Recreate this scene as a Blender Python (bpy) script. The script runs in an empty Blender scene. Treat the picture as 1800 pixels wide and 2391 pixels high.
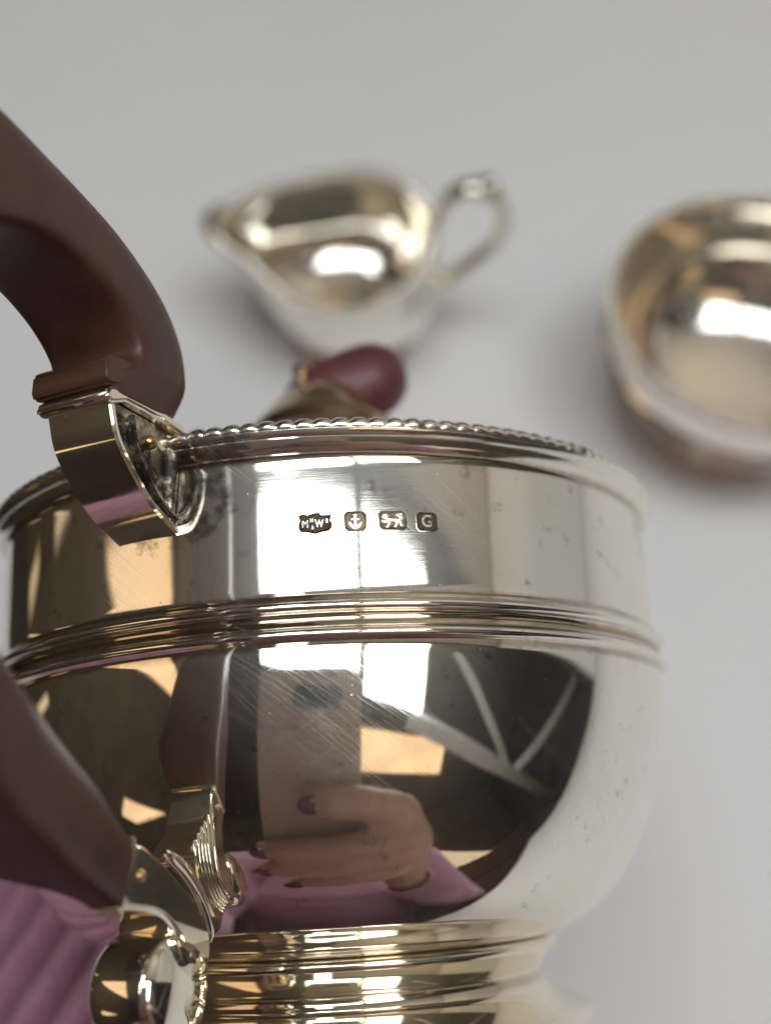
import bpy, bmesh, math, random
from mathutils import Vector, Matrix
from math import sin, cos, pi, radians as rad, sqrt
random.seed(4)
S = 0.007                    # one build unit = 7 mm
sc = bpy.context.scene
C = bpy.context.collection

# ------------------------------------------------------------------ camera
PITCH = rad(58)
CAM = Vector((0, 0, 36))
FWD = Vector((0, cos(PITCH), -sin(PITCH)))
UPV = Vector((0, sin(PITCH), cos(PITCH)))
cd = bpy.data.cameras.new('camera')
cam = bpy.data.objects.new('camera', cd)
C.objects.link(cam)
cam.location = CAM * S
cam.rotation_euler = (pi / 2 - PITCH, 0, 0)
cd.sensor_fit = 'VERTICAL'
cd.sensor_height = 24
cd.lens = 24 * 2577.8 / 2391
cd.clip_start = 0.004
cd.clip_end = 50
cd.dof.use_dof = True
cd.dof.focus_distance = 16.4 * S
cd.dof.aperture_fstop = 7.0
sc.camera = cam

# ------------------------------------------------------------------ world, exposure
w = bpy.data.worlds.new('World')
sc.world = w
w.use_nodes = True
w.node_tree.nodes['Background'].inputs[0].default_value = (.5, .55, .6, 1)
w.node_tree.nodes['Background'].inputs[1].default_value = .05
sc.view_settings.view_transform = 'Standard'
sc.view_settings.look = 'None'
sc.view_settings.exposure = 0
sc.view_settings.gamma = 1
try:
    sc.cycles.max_bounces = 10
    sc.cycles.diffuse_bounces = 3
    sc.cycles.glossy_bounces = 6
    sc.cycles.use_denoising = True
    sc.cycles.sample_clamp_indirect = 6
    sc.cycles.caustics_reflective = True
except Exception:
    pass

SKY_L = 5.5                  # radiance of the overcast sky seen through the roof windows
GOLD_L = 1.15               # glow of added panels that stand in for sunlit wood and wall

# ------------------------------------------------------------------ materials
MATS = {}
def new_mat(name):
    m = bpy.data.materials.new(name)
    m.use_nodes = True
    MATS[name] = m
    return m, m.node_tree, m.node_tree.nodes['Principled BSDF']
def nd(nt, typ, **kw):
    n = nt.nodes.new(typ)
    for k, v in kw.items():
        setattr(n, k, v)
    return n
def setin(n, **kw):
    for k, v in kw.items():
        n.inputs[k.replace('_', ' ')].default_value = v
def coords(nt, scale=(1, 1, 1), rot=(0, 0, 0), vt='POINT'):
    tc = nd(nt, 'ShaderNodeTexCoord')
    mp = nd(nt, 'ShaderNodeMapping', vector_type=vt)
    mp.inputs['Scale'].default_value = scale
    mp.inputs['Rotation'].default_value = rot
    nt.links.new(tc.outputs['Object'], mp.inputs[0])
    return mp.outputs[0]
def noise(nt, vec, scale, detail=3, rough=.5):
    n = nd(nt, 'ShaderNodeTexNoise')
    n.inputs['Scale'].default_value = scale
    n.inputs['Detail'].default_value = detail
    n.inputs['Roughness'].default_value = rough
    nt.links.new(vec, n.inputs['Vector'])
    return n.outputs['Fac']
def ramp(nt, fac, pts):
    r = nd(nt, 'ShaderNodeValToRGB')
    e = r.color_ramp.elements
    while len(e) < len(pts):
        e.new(.5)
    for i, (p, c) in enumerate(pts):
        e[i].position = p
        e[i].color = c if len(c) == 4 else (*c, 1)
    nt.links.new(fac, r.inputs[0])
    return r.outputs[0]
def G(v):
    return (v, v, v, 1)
def mathn(nt, op, a, b=None):
    m = nd(nt, 'ShaderNodeMath', operation=op)
    for i, x in enumerate((a, b)):
        if x is None:
            continue
        if isinstance(x, (int, float)):
            m.inputs[i].default_value = x
        else:
            nt.links.new(x, m.inputs[i])
    return m.outputs[0]
def mixc(nt, fac, a, b):
    m = nd(nt, 'ShaderNodeMix', data_type='RGBA')
    for sock, x in ((m.inputs[0], fac), (m.inputs[6], a), (m.inputs[7], b)):
        if isinstance(x, (int, float, tuple)):
            sock.default_value = x
        else:
            nt.links.new(x, sock)
    return m.outputs[2]

K = 1 / S                    # object coordinates come in metres: K turns them into build units

def silver(name, base=(.95, .92, .86), rough=.05, scratch=1.0, brushed=0, tarnish=0, tarn_col=(.10, .075, .05), bands=None, haze=.10, spots=()):
    m, nt, b = new_mat(name)
    b.inputs['Metallic'].default_value = 1
    L = nt.links
    # wear: broad smudges in the polish
    sm = noise(nt, coords(nt, (K, K, K)), .55, 4, .6)
    r0 = ramp(nt, sm, [(.35, G(rough * .75)), (.75, G(rough * 1.5))])
    # hairline scratches, laid out on the unrolled wall (angle x radius, height)
    tc = nd(nt, 'ShaderNodeTexCoord'); sp = nd(nt, 'ShaderNodeSeparateXYZ')
    L.new(tc.outputs['Object'], sp.inputs[0])
    ang = mathn(nt, 'MULTIPLY', mathn(nt, 'ARCTAN2', sp.outputs[0], mathn(nt, 'MULTIPLY', sp.outputs[1], -1)), 6.3)
    zk = mathn(nt, 'MULTIPLY', sp.outputs[2], K)
    cb = nd(nt, 'ShaderNodeCombineXYZ')
    L.new(ang, cb.inputs[0]); L.new(zk, cb.inputs[1])
    acc = None
    sets = [(.20, 34, -.72, .735, 1), (.24, 40, -.60, .74, .8), (.16, 46, -.86, .74, .7), (.35, 44, .55, .76, .6), (.5, 46, 1.2, .765, .6), (.3, 50, 2.6, .76, .5)]
    for fl, fa, rot, th, wt in sets:
        mp = nd(nt, 'ShaderNodeMapping', vector_type='TEXTURE')
        mp.inputs['Scale'].default_value = (1 / fl, 1 / fa, 1)
        mp.inputs['Rotation'].default_value = (0, 0, rot)
        mp.inputs['Location'].default_value = (fa * .3, rot * 3, 0)
        L.new(cb.outputs[0], mp.inputs[0])
        nz = nd(nt, 'ShaderNodeTexNoise', noise_dimensions='2D')
        nz.inputs['Scale'].default_value = 1; nz.inputs['Detail'].default_value = 0
        L.new(mp.outputs[0], nz.inputs['Vector'])
        q = ramp(nt, nz.outputs['Fac'], [(th, G(0)), (th + .03, G(wt))])
        acc = q if acc is None else mathn(nt, 'MAXIMUM', acc, q)
    mask = ramp(nt, noise(nt, coords(nt, (K, K, K), (1, 2, 3)), .45, 2), [(.46, G(.05)), (.70, G(.9))])
    acc = mathn(nt, 'MULTIPLY', acc, mask)
    acc = mathn(nt, 'MULTIPLY', acc, scratch)
    rr = mathn(nt, 'ADD', r0, mathn(nt, 'MULTIPLY', acc, .045))
    # fine pits
    pit = ramp(nt, noise(nt, coords(nt, (K, K, K)), 16, 2), [(.76, G(0)), (.80, G(1))])
    height = mathn(nt, 'ADD', mathn(nt, 'MULTIPLY', acc, -.028), mathn(nt, 'MULTIPLY', pit, -.7 * scratch))
    if brushed:
        # polishing lines that run round the wall
        cb = nd(nt, 'ShaderNodeCombineXYZ')
        L.new(mathn(nt, 'MULTIPLY', ang, .5), cb.inputs[0])
        L.new(mathn(nt, 'MULTIPLY', sp.outputs[2], K * 60), cb.inputs[1])
        br = noise(nt, cb.outputs[0], 1.0, 3, .6)
        # only the neck wall above the bands carries them
        inneck = ramp(nt, mathn(nt, 'MULTIPLY', zk, .1), [(.655, G(0)), (.67, G(1))])
        f = mathn(nt, 'MULTIPLY', inneck, brushed)
        height = mathn(nt, 'ADD', height, mathn(nt, 'MULTIPLY', mathn(nt, 'MULTIPLY', br, f), .09))
        rr = mathn(nt, 'ADD', rr, mathn(nt, 'MULTIPLY', f, .015))
        neckhaze = mathn(nt, 'MULTIPLY', inneck, .10)
    L.new(rr, b.inputs['Roughness'])
    # slow unevenness of hand-raised metal
    wob = noise(nt, coords(nt, (K, K, K), (.5, .2, .9)), .8, 1)
    bp0 = nd(nt, 'ShaderNodeBump'); bp0.inputs['Strength'].default_value = .25; bp0.inputs['Distance'].default_value = .02 * S
    L.new(wob, bp0.inputs['Height'])
    bp = nd(nt, 'ShaderNodeBump'); bp.inputs['Strength'].default_value = .35; bp.inputs['Distance'].default_value = .006 * S
    L.new(height, bp.inputs['Height'])
    L.new(bp0.outputs[0], bp.inputs['Normal'])
    L.new(bp.outputs[0], b.inputs['Normal'])
    col = ramp(nt, noise(nt, coords(nt, (K, K, K), (2, 0, 1)), .35, 3), [(.35, base), (.7, (base[0] * .96, base[1] * .93, base[2] * .86))])
    if bands:
        # tarnish settled in the grooves: by height along the pot
        tc = nd(nt, 'ShaderNodeTexCoord'); sp = nd(nt, 'ShaderNodeSeparateXYZ')
        L.new(tc.outputs['Object'], sp.inputs[0])
        zz = mathn(nt, 'MULTIPLY', sp.outputs[2], K)
        jit = mathn(nt, 'MULTIPLY', mathn(nt, 'SUBTRACT', noise(nt, coords(nt, (K, K, K)), 5, 4, .7), .5), .12)
        tot = None
        for (z0, wd, st) in bands:
            d = mathn(nt, 'ABSOLUTE', mathn(nt, 'SUBTRACT', mathn(nt, 'ADD', zz, jit), z0))
            q = mathn(nt, 'DIVIDE', d, wd)
            s = ramp(nt, q, [(.3, G(st)), (1.0, G(0))])
            tot = s if tot is None else mathn(nt, 'MAXIMUM', tot, s)
        col = mixc(nt, tot, col, (.40, .29, .16, 1))
    if tarnish:
        t1 = noise(nt, coords(nt, (K, K, K)), 2.2, 5, .75)
        tf = ramp(nt, t1, [(.60 - .20 * tarnish, G(0)), (.66 - .12 * tarnish, G(.95))])
        col = mixc(nt, tf, col, (*tarn_col, 1))
        L.new(mathn(nt, 'ADD', rr, mathn(nt, 'MULTIPLY', tf, .35)), b.inputs['Roughness'])
    for (px_, py_, pz_, rr_, st_) in spots:
        # dirt gathered round a joint
        tcs = nd(nt, 'ShaderNodeTexCoord')
        vm = nd(nt, 'ShaderNodeVectorMath', operation='DISTANCE')
        vm.inputs[1].default_value = (px_ * S, py_ * S, pz_ * S)
        L.new(tcs.outputs['Object'], vm.inputs[0])
        near = ramp(nt, mathn(nt, 'MULTIPLY', vm.outputs['Value'], K / rr_), [(.25, G(1)), (1.0, G(0))])
        tn = noise(nt, coords(nt, (K, K, K), (1, 1, 2)), 2.6, 5, .7)
        tf = ramp(nt, mathn(nt, 'ADD', tn, mathn(nt, 'MULTIPLY', near, .30)), [(.60, G(0)), (.82, G(st_))])
        col = mixc(nt, tf, col, (*tarn_col, 1))
    L.new(col, b.inputs['Base Color'])
    gl = nd(nt, 'ShaderNodeBsdfAnisotropic')
    gl.inputs['Roughness'].default_value = .48
    L.new(col, gl.inputs['Color'])
    mx = nd(nt, 'ShaderNodeMixShader')
    hz = ramp(nt, sm, [(.35, G(haze * .7)), (.7, G(haze * 1.35))])
    if brushed:
        hz = mathn(nt, 'ADD', hz, neckhaze)
    hz = mathn(nt, 'ADD', hz, mathn(nt, 'MULTIPLY', acc, .16))
    L.new(hz, mx.inputs[0])
    L.new(b.outputs[0], mx.inputs[1]); L.new(gl.outputs[0], mx.inputs[2])
    L.new(mx.outputs[0], nt.nodes['Material Output'].inputs['Surface'])
    return m

def plain(name, col, rough=.5, metal=0, var=.12, nscale=3, bump=0, bscale=30, coat=0, stretch=(1, 1, 1), sheen=0):
    m, nt, b = new_mat(name)
    b.inputs['Metallic'].default_value = metal
    n = noise(nt, coords(nt, tuple(K * s for s in stretch)), nscale, 4, .6)
    c = ramp(nt, n, [(.3, tuple(x * (1 - var) for x in col)), (.7, tuple(min(1, x * (1 + var)) for x in col))])
    nt.links.new(c, b.inputs['Base Color'])
    r = ramp(nt, n, [(.3, G(rough * .85)), (.7, G(min(1, rough * 1.2)))])
    nt.links.new(r, b.inputs['Roughness'])
    if coat:
        b.inputs['Coat Weight'].default_value = coat
    if sheen:
        b.inputs['Sheen Weight'].default_value = sheen
    if bump:
        bp = nd(nt, 'ShaderNodeBump'); bp.inputs['Strength'].default_value = .5; bp.inputs['Distance'].default_value = bump * S
        nt.links.new(noise(nt, coords(nt, tuple(K * s for s in stretch)), bscale, 3), bp.inputs['Height'])
        nt.links.new(bp.outputs[0], b.inputs['Normal'])
    return m

def glow(name, col, strength, var=0, nscale=.02, stretch=(1, 1, 1)):
    m, nt, b = new_mat(name)
    b.inputs['Base Color'].default_value = (.6, .6, .6, 1)
    b.inputs['Roughness'].default_value = .6
    if var:
        n = noise(nt, coords(nt, tuple(K * s for s in stretch)), nscale, 2)
        c = ramp(nt, n, [(.35, tuple(x * (1 - var) for x in col)), (.65, col)])
        nt.links.new(c, b.inputs['Emission Color'])
    else:
        b.inputs['Emission Color'].default_value = (*col, 1)
    b.inputs['Emission Strength'].default_value = strength
    return m

Z0 = 6.46                    # pot-local height of the upper bead
M_body = silver('silver_body', rough=.035, haze=.07, scratch=.9, brushed=1.0, spots=[(-2.25, -5.95, 8.9, 1.5, .6), (-2.2, -5.9, 8.2, 1.0, .5)], bands=[(Z0 - .2, .13, .75), (Z0 - .55, .10, .6), (Z0 + .17, .08, .55), (Z0 + 2.36, .10, .6)])
M_rim = silver('silver_rim', rough=.16, scratch=.3, tarnish=.2)
M_foot = silver('silver_foot', base=(.94, .88, .77), rough=.06, scratch=.5, bands=[(.80, .12, .5)])
M_brk = silver('silver_bracket', base=(.94, .89, .78), rough=.06, scratch=.4)
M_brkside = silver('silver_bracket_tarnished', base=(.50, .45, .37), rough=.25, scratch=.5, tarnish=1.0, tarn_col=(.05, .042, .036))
M_lid = silver('silver_lid', base=(.60, .46, .31), rough=.12, scratch=.3)  # brown reflection on the dome is put into this base colour
M_jug = silver('silver_jug', base=(.90, .87, .81), rough=.06, scratch=.2, haze=.09)
M_bowl = silver('silver_bowl', base=(.90, .86, .79), rough=.08, scratch=.2, haze=.12)
M_mark = plain('tarnished_recess', (.085, .058, .036), .5, .6, .5, 14, .02, 30)
M_mark_pale = plain('worn_recess', (.20, .15, .10), .40, .8, .6, 9, .02, 30)
M_brass = plain('brass_pin', (.62, .42, .20), .3, 1, .2, 6)
M_wood = plain('dark_fruitwood', (.082, .032, .021), .44, 0, .34, 1.1, .012, 7, coat=.06, stretch=(1, 1, .5))
M_knob = plain('plum_fruitwood', (.115, .034, .038), .42, 0, .3, 1.2, coat=.1)
M_table = plain('white_tabletop', (.765, .76, .77), .55, 0, .015, .05)
M_leg = plain('table_leg_paint', (.35, .33, .31), .5)
M_skin = plain('skin', (.52, .30, .22), .5, 0, .1, .8, .03, 6)
M_nail = plain('plum_nail_varnish', (.13, .02, .05), .15, coat=.6)
M_knit = plain('pink_knit', (.52, .27, .38), .9, 0, .15, 5, .12, 6, sheen=.3)
M_hair = plain('brown_hair', (.06, .035, .02), .5, 0, .3, 3, .1, 5)
M_jean = plain('dark_trousers', (.03, .035, .05), .8)
M_eye = plain('eye', (.7, .7, .7), .1)
M_phone = plain('phone_back', (.42, .30, .22), .28, 0, .03, .1, coat=.4)
M_phedge = plain('phone_edge', (.30, .24, .21), .3, .8)
M_glass = plain('black_lens_glass', (.012, .016, .025), .08)
M_ceil = plain('dark_timber_ceiling', (.095, .068, .046), .6, 0, .4, .12, stretch=(1, .12, 1))
M_pale = plain('pale_plaster', (.50, .47, .43), .8, 0, .05, .02)
M_navy = plain('navy_wall', (.022, .028, .040), .7, 0, .2, .02)
M_wall = plain('brown_wall', (.15, .115, .07), .7, 0, .3, .03)
M_floor = plain('dark_floor', (.045, .038, .034), .45, 0, .3, .05, stretch=(1, .15, 1))
M_beam = plain('grey_painted_beam', (.84, .85, .86), .6, 0, .08, .05)
M_frame = plain('dark_window_frame', (.035, .048, .07), .5)
M_sky = glow('daylight_pane', (.93, .98, 1.0), SKY_L)
M_gold_glow = glow('sunlit_patch_glow', (1.0, .66, .34), GOLD_L, .25, .02, (1, 1, .2))  # added emitter for sunlit gold patches of wood and wall
M_pale_glow = glow('pale_wall_glow', (.92, .89, .84), .175, .08, .01)  # added emitter, gives the pale tone of a lit wall
M_added_lamp = glow('added_lamp_glow', (1.0, .74, .40), .7, .2, .2)  # added glow for the thin gold streaks mirrored in the neck

# ------------------------------------------------------------------ object helpers
def obj(name, me, mat, parent=None, loc=(0, 0, 0), smooth=True, angle=40, scale_in=True):
    if isinstance(me, bmesh.types.BMesh):
        bm = me
        me = bpy.data.meshes.new(name)
        bmesh.ops.recalc_face_normals(bm, faces=bm.faces)
        bm.to_mesh(me)
        bm.free()
    if scale_in:
        me.transform(Matrix.Scale(S, 4))
    me.materials.clear()
    me.materials.append(mat)
    if smooth:
        me.polygons.foreach_set('use_smooth', [True] * len(me.polygons))
        me.set_sharp_from_angle(angle=rad(angle))
    o = bpy.data.objects.new(name, me)
    C.objects.link(o)
    o.location = Vector(loc) * S
    if parent is not None:
        o.parent = parent
    return o
def tag(o, label=None, cat=None, group=None, kind=None):
    for k, v in (('label', label), ('category', cat), ('group', group), ('kind', kind)):
        if v:
            o[k] = v
    return o
def thing(name, label, cat, loc=(0, 0, 0), group=None, mat=None):
    o = bpy.data.objects.new(name, None)
    C.objects.link(o)
    o.empty_display_size = .01
    if mat is not None:
        o.matrix_world = mat
    else:
        o.location = Vector(loc) * S
    return tag(o, label, cat, group)
def pydata(name, vs, fs):
    me = bpy.data.meshes.new(name)
    me.from_pydata([tuple(v) for v in vs], [], fs)
    me.update()
    bm = bmesh.new(); bm.from_mesh(me)
    bpy.data.meshes.remove(me)
    return bm
def lathe(prof, n=128, c=(0, 0), mod=None, close=False):
    """prof: list of (r, h)."""
    vs, fs = [], []
    for j, (r, h) in enumerate(prof):
        for i in range(n):
            t = 2 * pi * i / n
            rr, hh = (r, h) if mod is None else mod(r, h, t, j)
            vs.append((c[0] + rr * cos(t), c[1] + rr * sin(t), hh))
    m = len(prof)
    for j in range(m if close else m - 1):
        k = (j + 1) % m
        for i in range(n):
            i2 = (i + 1) % n
            fs.append((j * n + i, j * n + i2, k * n + i2, k * n + i))
    return pydata('lathe', vs, fs)
def tube(path, radii, n=16, flat=None, cap=True):
    """tube along a path; flat = (axis vector, factor) squeezes the section."""
    P = [Vector(p) for p in path]
    m = len(P)
    if not isinstance(radii, (list, tuple)):
        radii = [radii] * m
    vs, fs = [], []
    prev = None
    for j in range(m):
        t = (P[min(j + 1, m - 1)] - P[max(j - 1, 0)]).normalized()
        if prev is None:
            a = Vector((0, 0, 1)) if abs(t.z) < .9 else Vector((1, 0, 0))
            u = t.cross(a).normalized()
        else:
            u = (prev - t * prev.dot(t)).normalized()
        prev = u
        v = t.cross(u)
        for i in range(n):
            an = 2 * pi * i / n
            o = (u * cos(an) + v * sin(an)) * radii[j]
            if flat:
                ax, fct = flat
                o = o + ax * (o.dot(ax) * (fct - 1))
            vs.append(P[j] + o)
    for j in range(m - 1):
        for i in range(n):
            i2 = (i + 1) % n
            fs.append((j * n + i, j * n + i2, (j + 1) * n + i2, (j + 1) * n + i))
    if cap:
        fs.append(tuple(range(n)))
        fs.append(tuple(range((m - 1) * n, m * n)))
    return pydata('tube', vs, fs)
def box(x0, x1, y0, y1, z0, z1, bev=0):
    bm = bmesh.new()
    bmesh.ops.create_cube(bm, size=1)
    for v in bm.verts:
        v.co = Vector(((x0 + x1) / 2 + v.co.x * (x1 - x0), (y0 + y1) / 2 + v.co.y * (y1 - y0), (z0 + z1) / 2 + v.co.z * (z1 - z0)))
    if bev:
        bmesh.ops.bevel(bm, geom=list(bm.edges), offset=bev, segments=3, affect='EDGES', profile=.7)
    return bm
def ball(c, r, seg=24, sc3=(1, 1, 1), rot=None):
    bm = bmesh.new()
    bmesh.ops.create_uvsphere(bm, u_segments=seg, v_segments=seg // 2, radius=1)
    for v in bm.verts:
        q = Vector((v.co.x * sc3[0] * r, v.co.y * sc3[1] * r, v.co.z * sc3[2] * r))
        if rot:
            q = rot @ q
        v.co = q + Vector(c)
    return bm
def merge(*bms):
    out = bmesh.new()
    for b in bms:
        me = bpy.data.meshes.new('t'); b.to_mesh(me); b.free()
        out.from_mesh(me); bpy.data.meshes.remove(me)
    return out
def spline(pts, n):
    """Catmull-Rom through pts (any dimension), n samples per span."""
    P = [tuple(map(float, p)) for p in pts]
    P = [tuple(2 * a - b for a, b in zip(P[0], P[1]))] + P + [tuple(2 * a - b for a, b in zip(P[-1], P[-2]))]
    out = []
    for i in range(1, len(P) - 2):
        for k in range(n):
            t = k / n
            out.append(tuple(.5 * (2 * p1 + (p2 - p0) * t + (2 * p0 - 5 * p1 + 4 * p2 - p3) * t * t + (3 * p1 - p0 - 3 * p2 + p3) * t ** 3)
                             for p0, p1, p2, p3 in zip(P[i - 1], P[i], P[i + 1], P[i + 2])))
    out.append(P[-2])
    return out

# ------------------------------------------------------------------ the room
FL = -107
tag(obj('floor', box(-230, 460, -330, 340, FL - 4, FL), M_floor), kind='structure')
CZ = 222
tag(obj('ceiling', box(-230, 460, -330, 340, CZ + 3, CZ + 8), M_ceil), kind='structure')
tag(obj('ceiling_plaster', box(-22, 274.9, 38, 339, CZ - 4, CZ + 2.9), M_pale), kind='structure')
tag(obj('wall_front', box(-230, 460, 340, 346, FL, CZ + 3), M_pale), kind='structure')
tag(obj('wall_back', box(-230, 460, -336, -330, FL, CZ + 3), M_wall), kind='structure')
tag(obj('wall_left', box(-236, -230, -336, 346, FL, CZ + 3), M_wall), kind='structure')
tag(obj('wall_right', box(460, 466, -336, 25.9, FL, CZ + 3), M_navy), kind='structure')
tag(obj('wall_right_plaster', box(275, 466, 26, 346, FL, CZ + 3), M_pale), kind='structure')

def window(label, P00, P10, P11, P01, nz, mat, bars=(), fw=4, group=None, name='roof_window', fmat=None):
    """four corners of the glazed opening, nz inward normal."""
    P00, P10, P11, P01, nz = Vector(P00), Vector(P10), Vector(P11), Vector(P01), Vector(nz).normalized()
    cen = (P00 + P10 + P11 + P01) / 4
    t = thing(name, label, 'window', cen, group)
    lx, ly = (P10 - P00).length, (P01 - P00).length
    def slab(a0, a1, b0, b1, z0, z1):
        bm = box(a0, a1, b0, b1, z0, z1)
        for v in bm.verts:
            u, q = v.co.x / lx, v.co.y / ly
            v.co = P00 * (1 - u) * (1 - q) + P10 * u * (1 - q) + P11 * u * q + P01 * (1 - u) * q - cen + nz * v.co.z
        return bm
    xs = [0.05] + [x for a, wd in bars for x in (a - wd / 2 + .05, a + wd / 2 - .05)] + [lx - .05]
    for k in range(0, len(xs), 2):
        obj('pane', slab(xs[k], xs[k + 1], .05, ly - .05, .5, 1.0), mat, t, smooth=False)
    obj('frame', merge(slab(-fw, 0, -fw, ly + fw, 0, 3), slab(lx, lx + fw, -fw, ly + fw, 0, 3),
                       slab(0, lx, -fw, 0, 0, 3), slab(0, lx, ly, ly + fw, 0, 3)), fmat or M_frame, t, smooth=False)
    for (a, wd) in bars:
        obj('glazing_bar', slab(a - wd / 2, a + wd / 2, 0, ly, .4, 2.6), M_frame, t, smooth=False)
    return t
window('large bright roof window above the table with one dark glazing bar', (-74, 22, CZ), (123, 22, CZ), (129, -101, CZ), (-74, -46, CZ), (0, 0, -1), M_sky, bars=[(112, 8)], fw=6)
window('narrow bright roof window ahead of the large one', (-56, 29, CZ), (-26, 29, CZ), (-26, 66, CZ), (-56, 66, CZ), (0, 0, -1), M_sky, fw=1)
window('glowing gold panel added behind in place of sunlit ceiling wood', (38, -112, CZ), (190, -140, CZ), (203, -205, CZ), (46, -178, CZ), (0, 0, -1), M_gold_glow, fw=3)  # added emitter in place of a sunlit patch of ceiling
window('tall glowing gold panel added on the left wall as a warm-lit patch', (-229, 45, 84), (-229, 45, 215), (-229, -90, 226), (-229, -90, 212), (1, 0, 0), M_gold_glow, fw=2, name='wall_glow_panel')  # added emitter, stands in for a warm-lit stretch of wall
window('small glowing gold panel added on the left wall near the back', (-229, -114, 53), (-229, -124, 32), (-229, -150, 45), (-229, -187, 102), (1, 0, 0), M_gold_glow, fw=1, name='wall_glow_panel')  # added emitter for one more gold patch on this wall
window('wide dimly glowing panel added at the right as a lit pale wall', (274, 30, 1), (274, 336, 1), (274, 336, 212), (274, 30, 214), (-1, 0, 0), M_pale_glow, fw=2, fmat=M_pale, name='wall_glow_panel')  # added emitter, stands in for a pale wall lit by the windows
tag(obj('skylight_header', box(-24, 270, 28.3, 37.9, CZ - 3, CZ + 2.9), M_frame), kind='structure')
def beam(p0, p1, wd, hh, label):
    p0, p1 = Vector(p0), Vector(p1)
    d = (p1 - p0); L = d.length; d.normalize()
    sd = d.cross(Vector((0, 0, 1))).normalized(); up = sd.cross(d)
    bm = box(0, L, -wd / 2, wd / 2, -hh / 2, hh / 2, .8)
    for v in bm.verts:
        v.co = d * v.co.x + sd * v.co.y + up * v.co.z
    return tag(obj('roof_beam', bm, M_beam, None, p0), label, 'beam', 'painted roof beams')
beam((110, -104, 222), (459, -190, 30), 20, 20, 'long grey painted beam sloping down to the right wall')
beam((172, -24, 220), (290, -150, 126), 10, 12, 'short pale beam crossing from the skylight to the long beam')
beam((459, 20, 52), (298, -154, 120), 14, 16, 'grey brace rising from the right wall to the long beam')

cab = thing('cabinet', 'brown wooden cabinet with square doors against the back wall', 'cabinet', (300, -300, FL))
M_cab = plain('brown_cabinet_wood', (.20, .11, .06), .4, 0, .25, .06, stretch=(1, 1, .2))
obj('carcass', box(-110, 130, -28, 20, 0, 150, 1), M_frame, cab)
for i in range(4):
    for j in range(2):
        obj('door', box(-106 + i * 58, -52 + i * 58, 20.1, 23, 6 + j * 72, 72 + j * 72, .8), M_cab, cab)

def added_lamp(x, y, zt, label, sr=9, sh=26):  # added lamps, their glow makes thin gold streaks in the silver
    t = thing('added_lamp', label, 'lamp', (x, y, FL), 'added floor lamps')
    obj('base', lathe([(.01, 0), (11, 0), (11, 1.5), (2, 3), (.01, 3)], 24), M_frame, t)
    obj('stem', lathe([(.7, 3), (.7, zt - FL - sh)], 10), M_frame, t)
    obj('glow_shade', lathe([(sr, zt - FL - sh), (sr * .8, zt - FL)], 28), M_added_lamp, t)
added_lamp(-190, 63, 20, 'added lit floor lamp left of the table beside the corner', 3, 26)
added_lamp(-185, 14, -12, 'short added floor lamp left of the table further back', 4, 26)
added_lamp(-215, 78, -52, 'lowest added lamp on the floor near the left wall', 4, 24)

al = bpy.data.lights.new('ceiling_fill', 'AREA')  # added area light without a fixture, brightens the pale ceiling
al.shape = 'RECTANGLE'; al.size = 1.2; al.size_y = 1.2; al.energy = 9; al.color = (1, .93, .84)
ao = bpy.data.objects.new('ceiling_fill', al); C.objects.link(ao)
al2 = bpy.data.lights.new('back_fill', 'AREA')  # second added light, no fixture, lifts the back of the room
al2.size = 1.0; al2.energy = 2.2; al2.color = (1, .80, .55)
ao2 = bpy.data.objects.new('back_fill', al2); C.objects.link(ao2)
ao2.location = (120 * S, -250 * S, 60 * S); ao2.rotation_euler = (rad(150), 0, 0)
ao.location = (130 * S, 190 * S, 110 * S); ao.rotation_euler = (pi, 0, 0)

# ------------------------------------------------------------------ table
tt = thing('table', 'large white matt table the silver tea set stands on', 'table', (100, 90, FL))
TP = [(-24.5, -7), (165, -110), (271, -40), (272, 250), (-80, 250), (-26, 60)]
def slab_poly(poly, z0, z1, bev=.25):
    bm = bmesh.new()
    vs = [bm.verts.new((x, y, z1)) for x, y in poly]
    f = bm.faces.new(vs)
    r = bmesh.ops.extrude_face_region(bm, geom=[f])
    for v in r['geom']:
        if isinstance(v, bmesh.types.BMVert):
            v.co.z = z0
    bmesh.ops.recalc_face_normals(bm, faces=bm.faces)
    bmesh.ops.bevel(bm, geom=list(bm.edges), offset=bev, segments=2, affect='EDGES')
    return bm
obj('tabletop', slab_poly([(x - 100, y - 90) for x, y in TP], -FL - 4, -FL, .5), M_table, tt, smooth=False)
for x, y in ((-15, 10), (160, -85), (240, 0), (255, 235), (-55, 235)):
    obj('leg', box(x - 104, x - 96, y - 94, y - 86, 0, -FL - 4.02, .6), M_leg, tt)

# ------------------------------------------------------------------ teapot
PC = Vector((-1.0525, 8.97405, 15.4469))
PA = Vector((-0.05404576, 0.96607303, 0.25255088)).normalized()
PR = Vector((0.99778232, 0.06208989, -0.0239851)).normalized()
PY = PA.cross(PR).normalized()
origin = PC - PA * Z0
M = Matrix((( PR.x, PY.x, PA.x, origin.x * S), (PR.y, PY.y, PA.y, origin.y * S), (PR.z, PY.z, PA.z, origin.z * S), (0, 0, 0, 1)))
pot = thing('teapot', 'silver teapot with dark wooden handle tilted up in the foreground, hallmarks on its neck', 'teapot', mat=M)
def zz(h):
    return h + Z0
def bel(h):
    return 6.413 * max(1e-4, 1 - ((-.4 - h) / 4.855) ** 1.664) ** (1 / 5.093)
prof = [(3.3, -5.02), (3.75, -5.0), (3.95, -4.97), (4.25, -4.9)]
prof += [(bel(h), h) for h in [-4.78 + .1 * i for i in range(42)] if h < -.60]
prof += [(6.405, -.58), (6.395, -.52)]
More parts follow.
